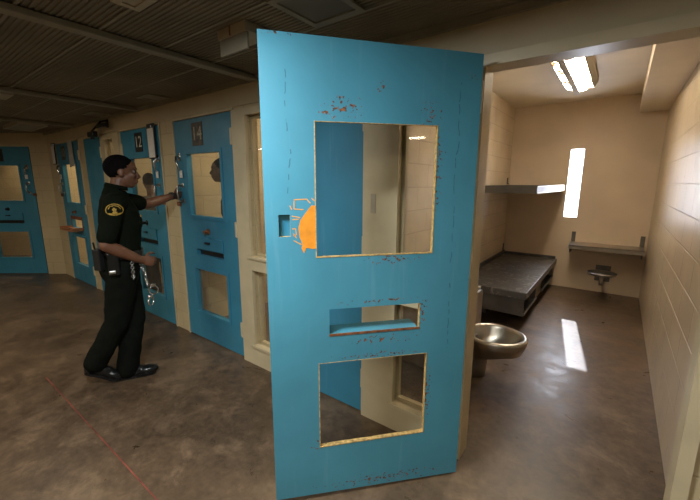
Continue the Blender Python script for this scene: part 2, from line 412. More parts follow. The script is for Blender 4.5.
# ------------------------------------------------------------------ doors
def make_door(hinge, du, dout, label, width, number=None, worn=False, slot='closed', plain_door=False, plate_s=.45, handle=True):
    """closed steel door; s runs from the hinge side, o towards the corridor"""
    du, dout, h = V(du), V(dout), V(hinge)
    root = empty('cell_door', h, label, 'door')
    T = .045
    k = width/.962
    holes = [] if plain_door else [(a*k, b*k, c, d) for a, b, c, d in HOLES]
    if slot == 'closed' and holes: holes[1] = (.24*k, .70*k, .875, .93)
    g = .006
    bm = bmesh.new()
    slab(bm, dout*0.0, du, Z, -dout, T, g, width-g, .012, DH-.008, holes, edge_mat=0)
    mesh_obj('door_panel', bm, M['blue'], root)
    def bx(bm, s0, s1, o0, o1, z0, z1, mat=0, bev=0):
        pts = box(bm, (s0, o0, z0), (s1, o1, z1), mat, bev)
    def place(bm, st=0):
        m = Matrix((( du.x, dout.x, 0, 0), (du.y, dout.y, 0, 0), (0, 0, 1, 0), (0, 0, 0, 1)))
        for v in bm.verts: v.co = m @ v.co
    for z in (.27, 1.17, 1.93):       # hinges on the hinge edge
        bm = bmesh.new(); bx(bm, -.028, .006 if plain_door else .03, -.002, .010, z-.065, z+.065, bev=.003)
        place(bm); tube(bm, [(du*0.0 + dout*.012 + Z*(z-.065))[:], (dout*.012 + Z*(z+.065))[:]], .009, 8)
        mesh_obj('hinge', bm, M['cream'], root)
    if plain_door:
        return root
    # raised window beads
    for (a, b, c, d) in (holes[0], holes[2]):
        bm = bmesh.new()
        slab(bm, (0, 0, 0), X, Z, Y, .009, a-.03, b+.03, c-.03, d+.03, [(a, b, c, d)])
        place(bm); mesh_obj('window_bead', bm, M['blue'], root)
        bm = bmesh.new(); bx(bm, a, b, -.030, -.024, c, d); place(bm); mesh_obj('pane', bm, M['glass2'], root)
    # food slot
    if slot == 'closed':
        bm = bmesh.new(); bx(bm, .235*k, .70*k, .0, .014, .94, 1.055, bev=.003); place(bm); fl = mesh_obj('food_slot_flap', bm, M['blue'], root)
        bm = bmesh.new(); bx(bm, .43*k, .50*k, .014, .034, 1.0, 1.018, bev=.003); place(bm); mesh_obj('pull', bm, M['black'], fl)
        bm = bmesh.new(); bx(bm, .24*k, .70*k, -.040, -.036, .87, .935); place(bm); mesh_obj('slot_shade', bm, M['black'], root)  # black sheet standing in for the shade inside the open slot
    else:
        bm = bmesh.new(); a, b, c, d = holes[1]
        slab(bm, (0, 0, 0), X, Z, Y, .006, a-.02, b+.02, c-.02, d+.05, [(a, b, c, d)])
        place(bm); mesh_obj('slot_frame', bm, M['rust_dark'], root)
        bm = bmesh.new(); bx(bm, a-.03, b+.03, .005, .16, .845, .868, bev=.004); place(bm); mesh_obj('food_tray', bm, M['tray'], root)
        for s in (a-.03, b+.015):
            bm = bmesh.new(); bx(bm, s, s+.012, .005, .16, .868, .895); place(bm); mesh_obj('tray_side', bm, M['tray'], root)
    # lock knob above the slot
    bm = bmesh.new()
    mt = Matrix.Translation(V((.47*k, 0, 1.115))) @ Matrix.Rotation(-PI/2, 4, 'X')
    lathe(bm, [(0, 0), (.028, 0), (.028, .008), (.015, .012), (.015, .035), (.02, .04), (.012, .05), (0, .05)], 16, mt); place(bm)
    mesh_obj('lock_knob', bm, M['black'] if not worn else M['rust_dark'], root, True)
    # number plate
    if number:
        bm = bmesh.new(); bx(bm, plate_s-.085, plate_s+.085, 0, .005, 1.885, 2.085, bev=.001); place(bm)
        pl = mesh_obj('number_plate', bm, M['plateworn'] if worn else M['plate'], root)
        right = V((-dout.y, dout.x, 0))           # reading direction seen from the corridor
        mt = Matrix.Translation(du*plate_s + dout*.0055 + Z*1.985) @ Matrix(((right.x, 0, dout.x, 0), (right.y, 0, dout.y, 0), (0, 1, 0, 0), (0, 0, 0, 1)))
        text_mesh('numeral', number, .165, .001, M['numeralworn'] if worn else M['numeral'], pl, mt)
    # upper lever with seal tag, and the bow pull below
    s = .872*k
    bm = bmesh.new()
    tube(bm, [(s+.02, .004, 1.80), (s+.02, .03, 1.795), (s+.012, .042, 1.76), (s-.005, .034, 1.71), (s-.008, .018, 1.67)], .011, 8,
         radii=[.016, .016, .012, .009, .009])
    bx(bm, s-.002, s+.042, 0, .006, 1.765, 1.835, bev=.002); place(bm); mesh_obj('latch_lever', bm, M['chrome'], root, True)
    bm = bmesh.new(); bx(bm, s-.03, s+.016, .010, .016, 1.605, 1.675, bev=.002); tube(bm, [(s-.007, .013, 1.67), (s-.007, .022, 1.69)], .005, 6); place(bm)
    mesh_obj('seal_tag', bm, M['white'], root)
    bm = bmesh.new()
    pts = [(s, .0, 1.535), (s, .035, 1.535), (s, .055, 1.515), (s, .06, 1.46), (s, .055, 1.405), (s, .035, 1.385), (s, .0, 1.385)]
    tube(bm, pts, .009, 8); 
    for z in (1.535, 1.385): bx(bm, s-.018, s+.018, 0, .005, z-.022, z+.022, bev=.002)
    place(bm); mesh_obj('pull_handle', bm, M['steel'], root, True)
    bm = bmesh.new(); bx(bm, width-.035, width+.015, .0, .022, 1.335, 1.375, bev=.004); place(bm); mesh_obj('door_bolt', bm, M['rust_dark'], root)
    return root

d14 = make_door((D14[1], -.008, 0), (-1, 0, 0), (0, -1, 0), 'closed blue steel cell door numbered 14, its handle gripped by the officer', .920, '14', True, plate_s=.515)
d12 = make_door((D12[0], -.008, 0), (1, 0, 0), (0, -1, 0), 'closed blue steel cell door numbered 12 on a black plate, behind the officer\'s arm', .920, '12', False, plate_s=.45)
d10 = make_door((D10[1], -.008, 0), (-1, 0, 0), (0, -1, 0), 'blue cell door with its rusty food tray folded out, beside the far corner', .980, '10', True, 'open', plate_s=.67)
dfar = make_door((CORNER+WD.x*1.26+WN.x*.008, WD.y*1.26+WN.y*.008, 0), -WD, WN, 'blue cell door at the left edge, on the angled far wall', .960, '8', False, plate_s=.45)
dch = make_door((DCH[1], -.008, 0), (-1, 0, 0), (0, -1, 0), 'windowless narrow blue door seen through the openings of the open door', .586, plain_door=True)
dch2 = make_door((DCH2[1], -.008, 0), (-1, 0, 0), (0, -1, 0), 'windowless narrow blue door behind the officer\'s head, under the security camera', .590, plain_door=True)

# the swung-open door: local x from hinge to free edge, local y towards the camera side, z up
ANG = math.atan2(-.75475, -.65601)
leaf = empty('cell_door', (.032, -.128, 0), 'large worn blue cell door swung wide open, with rust specks and an orange patch', 'door', rz=ANG)
T = .022
def warp(u, v):
    k = u/.962
    if v > 2.0: return 2.120 + .020*k
    if v < .1: return .012 + .020*k
    return v
LH = [(.201, .748, 1.243, 1.813), (.251, .692, .870, .997), (.205, .743, .293, .734), (.858, .906, 1.337, 1.431)]
bm = bmesh.new()
uvl = bm.loops.layers.uv.verify()
slab(bm, (0, 0, 0), X, Z, -Y, T, 0.0, .962, .012, 2.13, LH, mat=0, edge_mat=1, hole_mat=2, warp=warp)
# exposed orange primer beside the lock pocket, a bare patch with scratched outlines
def patch(pts, off=.0006, mat=3):
    vs = [bm.verts.new((x, off, z)) for x, z in pts]
    f = bm.faces.new(vs); f.material_index = mat
patch([(.7485, 1.468), (.765, 1.470), (.778, 1.455), (.798, 1.430), (.815, 1.405), (.823, 1.375), (.820, 1.335), (.808, 1.305), (.812, 1.285), (.802, 1.262),
       (.792, 1.285), (.780, 1.285), (.768, 1.28), (.7485, 1.282)])
def scratch(a, b, w=.0022):
    a, b = V((a[0], 0, a[1])), V((b[0], 0, b[1])); n = (b-a).normalized().cross(Y)*w
    patch([(p.x, p.z) for p in (a+n, b+n, b-n, a-n)], .0007, 4)
for a, b in [((.770, 1.478), (.785, 1.496)), ((.785, 1.496), (.840, 1.494)), ((.838, 1.494), (.840, 1.455)), ((.840, 1.455), (.800, 1.452)), ((.765, 1.50), (.752, 1.488)),
             ((.857, 1.47), (.850, 1.452)), ((.850, 1.425), (.815, 1.418)), ((.848, 1.41), (.82, 1.412)), ((.845, 1.32), (.81, 1.30)), ((.85, 1.37), (.835, 1.372)), ((.835, 1.372), (.832, 1.345)), ((.832, 1.345), (.846, 1.34)),
             ((.845, 1.35), (.832, 1.33)), ((.81, 1.31), (.80, 1.29))]: scratch(a, b)
mesh_obj('door_panel', bm, [M['leaf'], M['blue_edge'], M['rust'], M['primer'], M['orange_line']], leaf)
bm = bmesh.new(); slab(bm, (0, -.0215, 0), X, Z, -Y, .004, .85, .915, 1.33, 1.44); mesh_obj('lock_pocket', bm, M['blue_edge'], leaf)
for (a, b, c, d) in (LH[0], LH[2]):     # rusted sheet lips around the openings
    bm = bmesh.new(); slab(bm, (0, .0015, 0), X, Z, -Y, .004, a-.001, b+.002, c-.003, d+.001, [(a+.001, b-.002, c+.001, d-.001)])
    mesh_obj('opening_lip', bm, M['rust'], leaf)
bm = bmesh.new(); box(bm, (.249, .002, .866), (.694, -.006, .875)); mesh_obj('slot_lip', bm, M['rust_dark'], leaf)
bm = bmesh.new(); box(bm, (.255, -.008, .862), (.688, -.115, .874), bev=.002); mesh_obj('food_slot_flap', bm, M['leaf'], leaf)
for z in (.30, 1.17, 1.95):
    bm = bmesh.new(); tube(bm, [(-.012, -.03, z-.07), (-.012, -.03, z+.07)], .011, 10); box(bm, (-.004, -.005, z-.065), (.0, -.04, z+.065)); mesh_obj('hinge', bm, M['cream'], leaf)
    bm = bmesh.new()
bm.free()

# ------------------------------------------------------------------ things on the corridor wall and ceiling
def clip(name, label, x0, x1, z0, z1, sheets=3):
    r = empty(name, ((x0+x1)/2, -.022, z0), label, 'clipboard')
    w = (x1-x0)/2; h = z1-z0
    bm = bmesh.new(); box(bm, (-w, 0, 0), (w, -.012, h), bev=.002); mesh_obj('board', bm, M['black'], r)
    bm = bmesh.new(); box(bm, (-w+.012, -.0125, .012), (w-.012, -.016, h-.045)); mesh_obj('paper', bm, M['white'], r)
    bm = bmesh.new(); box(bm, (-.04, -.012, h-.05), (.04, -.026, h-.015), bev=.003); mesh_obj('clip', bm, M['chrome'], r)
    return r
clip('clipboard', 'clipboard with a printed sheet hung on door 12, right of its number plate', -3.385, -3.235, 1.80, 2.145)
clip('clipboard', 'black clipboard hung at the corner side of the door with the folded-out tray', -6.62, -6.475, 1.83, 2.15)
bm = bmesh.new()
vs = [(0, 0, .34), (.20, 0, .36), (.225, -.004, .20), (.25, -.012, .0), (.05, -.014, -.02), (.03, -.004, .17)]
pv = [bm.verts.new(v) for v in vs]; f1 = bm.faces.new((pv[0], pv[1], pv[2], pv[5])); f2 = bm.faces.new((pv[5], pv[2], pv[3], pv[4]))
r = bmesh.ops.solidify(bm, geom=bm.faces[:], thickness=.001)
o = mesh_obj('paper_notice', bm, M['white'], loc=(-5.90, -.024, 1.79)); tag(o, 'curled white notice taped on the blue door with the folded-out tray', 'paper')

def ceiling_box(name, label, cat, x0, x1, y0, y1, h, mf, md, inset=.03):
    r = empty(name, ((x0+x1)/2, (y0+y1)/2, CEIL-h), label, cat)
    a, b = (x1-x0)/2, (y1-y0)/2
    bm = bmesh.new(); slab(bm, (0, 0, 0), X, Y, Z, h-.003, -a, a, -b, b, [(-a+inset, a-inset, -b+inset, b-inset)]); mesh_obj('frame', bm, mf, r)
    bm = bmesh.new(); slab(bm, (0, 0, .006), X, Y, Z, .006, -a+inset, a-inset, -b+inset, b-inset); mesh_obj('diffuser' if cat == 'light' else 'grille', bm, md, r)
    return r
ceiling_box('ceiling_vent', 'square cream vent frame in the ceiling above the open door', 'vent', -.72, -.42, -.70, -.39, .012, M['deckstrip'], M['deck'])
ceiling_box('ceiling_vent', 'small cream ceiling vent near the top edge, left of the hanging box', 'vent', -1.24, -1.07, -1.10, -.985, .014, M['beige'], M['beige'])
ceiling_box('ceiling_panel', 'flat pale panel in the ceiling above door 14', 'panel', -3.06, -2.82, -.25, -.04, .010, M['deckstrip'], M['deckstrip'])
ceiling_box('ceiling_panel', 'flat pale panel in the ceiling between the two far ceiling strips', 'panel', -4.45, -4.15, -.25, -.04, .010, M['deckstrip'], M['deckstrip'])
ceiling_box('ceiling_light', 'unlit boxy ceiling light over the far doors', 'light', -6.35, -5.55, -.60, -.30, .05, M['beige'], M['dim'])
ceiling_box('ceiling_light', 'lit ceiling light just inside the left edge of the picture', 'light', -4.02, -3.72, -1.35, -.96, .03, M['beige'], M['lit'], .075)
for (x, y) in ((-.50, -1.66), (.9, -2.6), (-2.6, -3.6), (-5.6, -3.4)):
    ceiling_box('ceiling_light', 'lit fluorescent ceiling troffer over the corridor out of view', 'light', x-(.32 if y > -2 else .6), x+(.32 if y > -2 else .6), y-.12, y+.12, .04, M['beige'], M['lit'], .02)['group'] = 'troffers behind the camera'

# hanging sign-like box
r = empty('emergency_light', (-1.055, -.63, 2.20), 'pale box hanging from the ceiling beside the open door\'s top corner', 'light fixture')
bm = bmesh.new(); box(bm, (-.115, -.01, .082), (.115, .14, .127), bev=.004); box(bm, (-.012, -.013, .082), (-.004, -.01, .127), 1); mesh_obj('housing', bm, [M['beige'], M['rust_dark']], r)
bm = bmesh.new(); box(bm, (-.112, 0, .005), (.108, .014, .082), bev=.003); mesh_obj('panel', bm, M['deckstrip'], r)

# security camera
r = empty('security_camera', (-4.40, -.013, 2.20), 'black twin security camera on a bracket above the windowless door', 'camera')
bm = bmesh.new(); box(bm, (-.03, 0, .0), (.03, -.012, .12), bev=.003); tube(bm, [(0, -.005, .08), (-.01, -.07, .06), (-.10, -.10, .0), (-.22, -.10, -.03)], .011, 8); mesh_obj('bracket', bm, M['black'], r, True)
bm = bmesh.new(); n0 = 0; box(bm, (-.05, -.06, -.015), (.17, -.11, .03), bev=.006); tube(bm, [(.17, -.085, .008), (.185, -.085, .008)], .02, 12); mesh_obj('camera_housing', bm, M['black'], r)
bm = bmesh.new(); box(bm, (-.34, -.06, -.10), (-.16, -.12, -.035), bev=.012); tube(bm, [(-.25, -.09, -.10), (-.25, -.09, -.125)], .022, 14); mesh_obj('camera_housing', bm, M['black'], r)

# foam edge strips inside window 2 and strike plate on window frame
bm = bmesh.new(); box(bm, (-.615, -.034, 1.385), (-.580, -.0305, 1.50)); o = mesh_obj('strike_plate', bm, M['beige']); tag(o, 'small rectangular steel plate on the cream frame seen through the open door', 'plate')

# ------------------------------------------------------------------ open cell furniture
bx0, bx1, by0, by1 = XL+.003, -.094, 2.176, BACK-.003
r = empty('bunk', ((bx0+bx1)/2, (by0+by1)/2, 0), 'low grey steel bunk along the cell\'s left wall with a scratched top', 'bed')
ox, oy = (bx0+bx1)/2, (by0+by1)/2
def bb(bm, x0, x1, y0, y1, z0, z1, mat=0, bev=0): box(bm, (x0-ox, y0-oy, z0), (x1-ox, y1-oy, z1), mat, bev)
bm = bmesh.new(); bb(bm, bx0, bx1, by0, by1, .345, .42, bev=.006); mesh_obj('bed_top', bm, M['bunk_worn'], r)
bm = bmesh.new(); bb(bm, bx0, bx0+.02, by0+.02, by1, .42, .47); bb(bm, bx0+.02, bx1-.02, by1-.02, by1, .42, .46); mesh_obj('rim', bm, M['bunk'], r)
bm = bmesh.new()
bb(bm, bx0, bx1-.02, by0+.012, by0+.03, .155, .345)
bb(bm, bx0, bx1-.03, 2.93, 3.30, .155, .345); bb(bm, bx0, bx0+.05, by0+.03, by1, .155, .345); bb(bm, bx0, bx1-.03, by1-.12, by1, .155, .345)
mesh_obj('end_panel', bm, M['bunk'], r)
for y0, y1 in ((by0+.03, 2.93), (3.30, by1-.12)):
    bm = bmesh.new(); bb(bm, bx0+.05, bx1-.02, y0, y1, .155, .170); bb(bm, bx1-.02, bx1-.012, y0, y1, .155, .185); mesh_obj('storage_shelf', bm, M['bunk'], r)
bm = bmesh.new(); bb(bm, bx0, bx0+.30, by0+.30, by1, 0, .155); mesh_obj('base', bm, M['bunk'], r)
r = empty('upper_bunk', (ox, oy, 1.46), 'grey steel upper bunk shelf fixed high on the cell\'s left wall', 'bed')
bm = bmesh.new()
box(bm, (bx0-ox, by0-oy, 0), (bx1-ox, by1-oy, .012))
for a, b_ in (((bx0, by0), (bx1, by0+.012)), ((bx0, by1-.012), (bx1, by1)), ((bx1-.012, by0+.012), (bx1, by1-.012)), ((bx0, by0+.012), (bx0+.012, by1-.012))):
    box(bm, (a[0]-ox, a[1]-oy, .012), (b_[0]-ox, b_[1]-oy, .075))
mesh_obj('bed_pan', bm, M['bunk'], r)
bm = bmesh.new(); box(bm, (bx1-ox-.001, by0-oy, .0), (bx1-ox+.006, by1-oy-.1, .012)); box(bm, (bx1-ox-.001, by0-oy, .068), (bx1-ox+.006, by1-oy-.1, .078)); mesh_obj('edge_lip', bm, M['steel'], r)
# wall clips by the bunk
def wclip(x, y, z, h, label):
    bm = bmesh.new(); box(bm, (x, y, z), (x+.012, y+.03, z+h)); box(bm, (x+.012, y, z), (x+.03, y+.03, z+.015)); o = mesh_obj('wall_hook', bm, M['bunk']); tag(o, label, 'hook')
wclip(XL+.001, 4.22, 1.545, .10, 'dark steel wall hook just above the upper bunk')
wclip(XL+.001, 4.30, .47, .12, 'dark steel wall hook above the lower bunk\'s far corner')

# desk
r = empty('wall_desk', (.49, BACK-.003, .66), 'narrow grey steel desk shelf fixed to the back wall of the cell', 'desk')
bm = bmesh.new(); box(bm, (-.42, -.38, .04), (.42, 0, .052), bev=.002); box(bm, (-.42, -.38, -.005), (.42, -.368, .052)); box(bm, (-.42, -.368, .0), (-.408, 0, .04)); box(bm, (.408, -.368, 0), (.42, 0, .04)); mesh_obj('desk_top', bm, M['steel'], r)
for x in (-.40, .40):
    bm = bmesh.new(); box(bm, (x-.025, -.016, -.0), (x+.025, -.0, .20)); box(bm, (x-.006, -.35, -.06), (x+.006, -.001, .0)); mesh_obj('bracket', bm, M['bunk'], r)
# stool
r = empty('wall_stool', (.50, 3.85, 0), 'round steel stool seat on an arm below the wall desk', 'stool')
bm = bmesh.new(); lathe(bm, [(0, .362), (.10, .362), (.15, .372), (.165, .388), (.165, .400), (.155, .404), (0, .398)], 32); mesh_obj('seat', bm, M['steel'], r, True)
bm = bmesh.new(); tube(bm, [(0, 0, .362), (0, 0, .23)], .024, 12); mesh_obj('post', bm, M['steel'], r, True)
bm = bmesh.new(); tube(bm, [(0, 0, .25), (0, .30, .25), (0, BACK-3.85-.014, .25)], .022, 10); box(bm, (-.09, BACK-3.85-.014, .17), (.09, BACK-3.85-.001, .40)); mesh_obj('swing_arm', bm, M['bunk'], r)

# toilet: stainless combination unit on the left wall
r = empty('toilet', (-.30, .985, 0), 'stainless steel toilet with open rim beside the open door\'s frame', 'toilet')
cx, cy = .19, .0
bm = bmesh.new()
prof = [(.05, .012), (.095, .012), (.10, .10), (.105, .17), (.150, .215), (.198, .270), (.222, .335), (.230, .372), (.228, .388), (.212, .396), (.192, .390), (.184, .372), (.165, .31), (.12, .24), (.06, .20), (0, .19)]
n = 40; rings = []
for rr, z in prof:
    if rr == 0: rings.append([bm.verts.new((cx-.04, cy, z))]); continue
    ring = []
    for k in range(n):
        a = 2*PI*k/n; fx = 1.12 if math.cos(a) > 0 else .90
        low = min(1, max(0, (.27-z)/.10))
        ring.append(bm.verts.new((cx - .14*low + rr*math.cos(a)*fx, cy + rr*math.sin(a)*.95*(1-.1*low), z)))
    rings.append(ring)
for a, b_ in zip(rings, rings[1:]):
    for k in range(n):
        if len(b_) == 1: bm.faces.new((a[k], a[(k+1) % n], b_[0]))
        else: bm.faces.new((a[k], a[(k+1) % n], b_[(k+1) % n], b_[k]))
bm.faces.new(rings[0][::-1])
mesh_obj('bowl', bm, M['steel'], r, True)
bm = bmesh.new(); box(bm, (XL+.003+.30, -.20, .0), (-.0, .36, .64), bev=.03); mesh_obj('cabinet', bm, M['steel'], r, False)
bm = bmesh.new(); box(bm, (-.06, -.10, .10), (.06, .10, .33), bev=.02); mesh_obj('trap_housing', bm, M['steel'], r)
bm = bmesh.new(); box(bm, (XL+.003+.30, -.18, .635), (-.02, .34, .665), bev=.012); lathe(bm, [(.10, .66), (.13, .672), (.14, .664), (.14, .655), (.10, .655)], 24, Matrix.Translation((-.32, 0, .003)), close=True); mesh_obj('basin_top', bm, M['steel'], r, False)

# cell ceiling light: long wedge shaped fixture
r = empty('cell_light', (.09, 2.3, 2.56), 'long lit fluorescent fixture with rusty lens on the open cell\'s ceiling', 'light')
L0, L1 = -.85, .87
def prism(pts, y0, y1, mat, name, m):
    bm = bmesh.new(); a = [bm.verts.new((x, y0, z)) for x, z in pts]; b_ = [bm.verts.new((x, y1, z)) for x, z in pts]
    bm.faces.new(a[::-1]); bm.faces.new(b_)
    for k in range(len(pts)): bm.faces.new((a[k], a[(k+1) % len(pts)], b_[(k+1) % len(pts)], b_[k]))
    return mesh_obj(name, bm, m, r)
prism([(-.14, .055), (-.06, .022), (-.06, .032), (-.14, .065)], L0, L1-.06, 0, 'lens', M['litcell'])
prism([(-.148, .149), (-.148, .06), (-.14, .055), (-.14, .149)], L0, L1-.03, 0, 'side_rail', M['beige'])
prism([(-.06, .03), (-.06, .0), (-.005, -.01), (-.005, .035)], L0, L1, 0, 'lamp_rail', M['steel'])
prism([(-.004, .02), (.115, .045), (.115, .055), (-.004, .035)], L0, L1-.03, 0, 'lens', M['litcell'])
prism([(.115, .045), (.150, .10), (.150, .149), (.115, .149)], L0, L1, 0, 'side_rail', M['beige'])
prism([(-.14, .149), (-.14, .06), (-.05, .036), (.115, .06), (.115, .149)], L1-.03, L1, 0, 'end_cap', M['beige'])

# ------------------------------------------------------------------ people
def ico(bm, c, rad, rot=None, sub=3):
    s = len(bm.verts); r_ = bmesh.ops.create_icosphere(bm, subdivisions=sub, radius=1)
    m = Matrix.Translation(V(c)) @ (rot.to_4x4() if rot else Matrix.Identity(4)) @ Matrix.Diagonal((*rad, 1))
    for v in r_['verts']: v.co = m @ v.co
def capsule(bm, a, b, ra, rb, n=16):
    a, b = V(a), V(b); d = b-a; L = d.length; q = d.to_track_quat('Z', 'Y').to_matrix().to_4x4(); m = Matrix.Translation(a) @ q
    prof = [(0, -ra)] + [(ra*math.cos(t), ra*math.sin(t)) for t in (-1.2, -.8, -.4, 0)] + [(rb*math.cos(t), L + rb*math.sin(t)) for t in (0, .4, .8, 1.2)] + [(0, L+rb)]
    lathe(bm, prof, n, m)
def chain(bm, pts, rad):
    for (a, b, ra, rb) in zip(pts, pts[1:], rad, rad[1:]): capsule(bm, a, b, ra, rb)
def loft(bm, rings, n=24):
    """rings: (cx, cy, z, rx, ry) with super-elliptic section"""
    rs = []
    for cx_, cy_, z, rx, ry in rings:
        rg = []
        for k in range(n):
            a = 2*PI*k/n; c, s = math.cos(a), math.sin(a)
            rg.append(bm.verts.new((cx_ + rx*math.copysign(abs(c)**.85, c), cy_ + ry*math.copysign(abs(s)**.85, s), z)))
        rs.append(rg)
    for a, b in zip(rs, rs[1:]):
        for k in range(n): bm.faces.new((a[k], a[(k+1) % n], b[(k+1) % n], b[k]))
    bm.faces.new(rs[0][::-1]); bm.faces.new(rs[-1])
def fuse(name, bm, vox, mat, parent, sm=4, disp=0):
    bmesh.ops.recalc_face_normals(bm, faces=bm.faces)
    me = bpy.data.meshes.new(name); bm.to_mesh(me); bm.free()
    t = bpy.data.objects.new(name+'_t', me); COL.objects.link(t)
    m = t.modifiers.new('r', 'REMESH'); m.mode = 'VOXEL'; m.voxel_size = vox
    m = t.modifiers.new('s', 'SMOOTH'); m.iterations = sm; m.factor = .5
    if disp:
        tx = bpy.data.textures.new('folds', 'CLOUDS'); tx.noise_scale = .09
        m = t.modifiers.new('d', 'DISPLACE'); m.texture = tx; m.strength = disp; m.mid_level = .5
    bpy.context.view_layer.update()
    me2 = bpy.data.meshes.new_from_object(t.evaluated_get(bpy.context.evaluated_depsgraph_get()))
    bpy.data.objects.remove(t)
    me2.name = name; me2.materials.clear(); me2.materials.append(mat)
    for p in me2.polygons: p.use_smooth = True
    o = bpy.data.objects.new(name, me2); COL.objects.link(o)
    if parent: o.parent = parent
    return o
def head(bm, H, R, s=1.0):
    """H head centre, R 3x3 orientation (x forward, y left, z up)"""
    P = lambda x, y, z: V(H) + R @ (V((x, y, z))*s)
    E = lambda x, y, z, a, b, c, rot=None: ico(bm, P(x, y, z), (a*s, b*s, c*s), (R if rot is None else R @ rot))
    E(-.012, 0, .030, .097, .075, .090)
    E(.030, 0, -.035, .062, .057, .078)
    E(.040, 0, .045, .052, .058, .050)
    E(.058, 0, -.085, .030, .034, .026)
    E(-.01, 0, -.05, .060, .052, .055)
    capsule(bm, P(.088, 0, .012), P(.112, 0, -.026), .009*s, .0125*s)
    for y in (-.011, .011): E(.103, y, -.031, .011, .009, .008)
    E(.088, 0, .030, .014, .044, .009)
    E(.093, 0, -.056, .014, .022, .0085); E(.090, 0, -.068, .014, .020, .0085)
    for y in (-.036, .036): E(.066, y, -.018, .024, .022, .022)
    for y in (-.074, .074): E(-.004, y, -.008, .019, .008, .031)
    return P
def hand(bm, W, d, lat, nrm, curl, side=1, s=1.0):
    """W wrist, d towards knuckles, lat across palm towards the thumb, nrm out of the palm"""
    W, d, lat, nrm = V(W), V(d).normalized(), V(lat).normalized(), V(nrm).normalized()
    pc = W + d*.045*s
    R = Matrix((d, lat, nrm)).transposed()
    ico(bm, pc, (.052*s, .040*s, .017*s), R)
    for i, (L, r0) in enumerate(((.92, .0088), (1.0, .009), (.95, .0086), (.76, .0078))):
        p = W + d*(.082-.004*abs(i-1))*s + lat*((1.5-i)*.0195)*s
        capsule(bm, W + d*.03*s + lat*((1.5-i)*.014)*s, p, .010*s, .0095*s, 10)
        ang = 0
        for seg, l in enumerate((.042, .027, .022)):
            ang += curl[min(seg, len(curl)-1)]
            dd = d*math.cos(ang) + nrm*math.sin(ang)
            q = p + dd*l*L*s; capsule(bm, p, q, r0*s*(1-.06*seg), r0*s*(.95-.07*seg), 10); p = q
    p = W + d*.022*s + lat*.026*s
    for l, mixd, r0 in ((.04, (.55, .75, .35), .0115), (.032, (.75, .25, .62), .0105), (.026, (.7, -.15, .7), .009)):
        dd = (d*mixd[0] + lat*mixd[1] + nrm*mixd[2]).normalized(); q = p + dd*l*s; capsule(bm, p, q, r0*s, r0*.92*s, 10); p = q
def hair_cap(H, R, s, parent, mat, name='hair'):
    bm = bmesh.new(); bmesh.ops.create_uvsphere(bm, u_segments=40, v_segments=28, radius=1)
    kill = []
    for v in bm.verts:
        x, y, z = v.co.x*.101 - .013, v.co.y*.0775 * (1.0 if v.co.z > -.3 else 1.0), v.co.z*.0925 + .031
        lim = (.060 + .10*max(0, x-.045)) if x > .045 else (.012 + (x-.01)*.5 if x > .008 else -.030 + (x+.02)*.2 if x > -.03 else -.066)
        if z < lim: kill.append(v)
        v.co = V(H) + R @ (V((x, y, z))*s)
    bmesh.ops.delete(bm, geom=kill, context='VERTS')
    bmesh.ops.solidify(bm, geom=bm.faces[:], thickness=.004)
    return mesh_obj(name, bm, mat, parent, True)

# --- the officer; local x = the way he faces, y = his left, z up
orig = V((-2.465, -.722, 0)); oz = math.atan2(.94184, .33607)
off = empty('person', orig, 'officer in dark uniform reaching his left hand to the handle of door 14', 'person', rz=oz)
Rh = Matrix.Rotation(math.radians(4), 3, 'Y')
H = V((.054, .0, 1.638))
shR, elR, wrR = V((-.012, -.185, 1.42)), V((-.095, -.235, 1.125)), V((.115, -.175, .985))
shL, elL, wrL = V((.02, .185, 1.42)), V((.235, .365, 1.375)), V((.460, .560, 1.435))
hipR, knR, anR = V((-.015, -.080, .90)), V((-.085, -.075, .50)), V((-.255, -.035, .195))
hipL, knL, anL = V((-.005, .085, .90)), V((.025, .02, .485)), V((-.055, -.035, .085))
def torso(bm, g=0.0):
    loft(bm, [(-.02, 0, .84, .100+g, .140+g), (-.025, 0, .92, .122+g, .165+g), (-.005, 0, 1.02, .115+g, .150+g), (.005, 0, 1.14, .118+g, .155+g),
              (.012, 0, 1.25, .128+g, .175+g), (.008, 0, 1.35, .118+g, .188+g), (-.003, 0, 1.425, .090+g, .168+g), (-.004, 0, 1.475, .068+g, .100+g)])
bm = bmesh.new()
torso(bm)
capsule(bm, (-.015, 0, 1.42), (.035, 0, 1.575), .062, .054)
head(bm, H, Rh, 1.03)
for a, e, w in ((shR, elR, wrR), (shL, elL, wrL)):
    ico(bm, a, (.06, .06, .06)); chain(bm, [a, (a+e)/2, e], [.056, .052, .043]); chain(bm, [e, e+(w-e)*.35, w], [.043, .045, .028])
for h_, k_, a_ in ((hipR, knR, anR), (hipL, knL, anL)):
    chain(bm, [h_, k_], [.085, .058]); chain(bm, [k_, k_+(a_-k_)*.3, a_], [.056, .056, .038])
hand(bm, wrR, (.80, .10, -.22), (.15, .1, .98), (.1, .99, -.1), [1.2, 1.45, 1.0])
dL = V((.86, .40, .08)).normalized()
hand(bm, wrL, dL, (.05, -.15, .97), (-.42, .88, 0), [.55, .95, .8])
fuse('body', bm, .0062, M['skin'], off, 3)
hair_cap(H, Rh, 1.03, off, M['hair'])
for y in (-.032, .032):
    bm = bmesh.new(); ico(bm, H + Rh @ V((.078, y, .009)), (.011,)*3, sub=2); e_ = mesh_obj('eye', bm, M['eye'], off, True)
    bm = bmesh.new(); ico(bm, H + Rh @ V((.0880, y, .009)), (.0045, .0055, .0055), sub=2); mesh_obj('iris', bm, M['black'], e_, True)
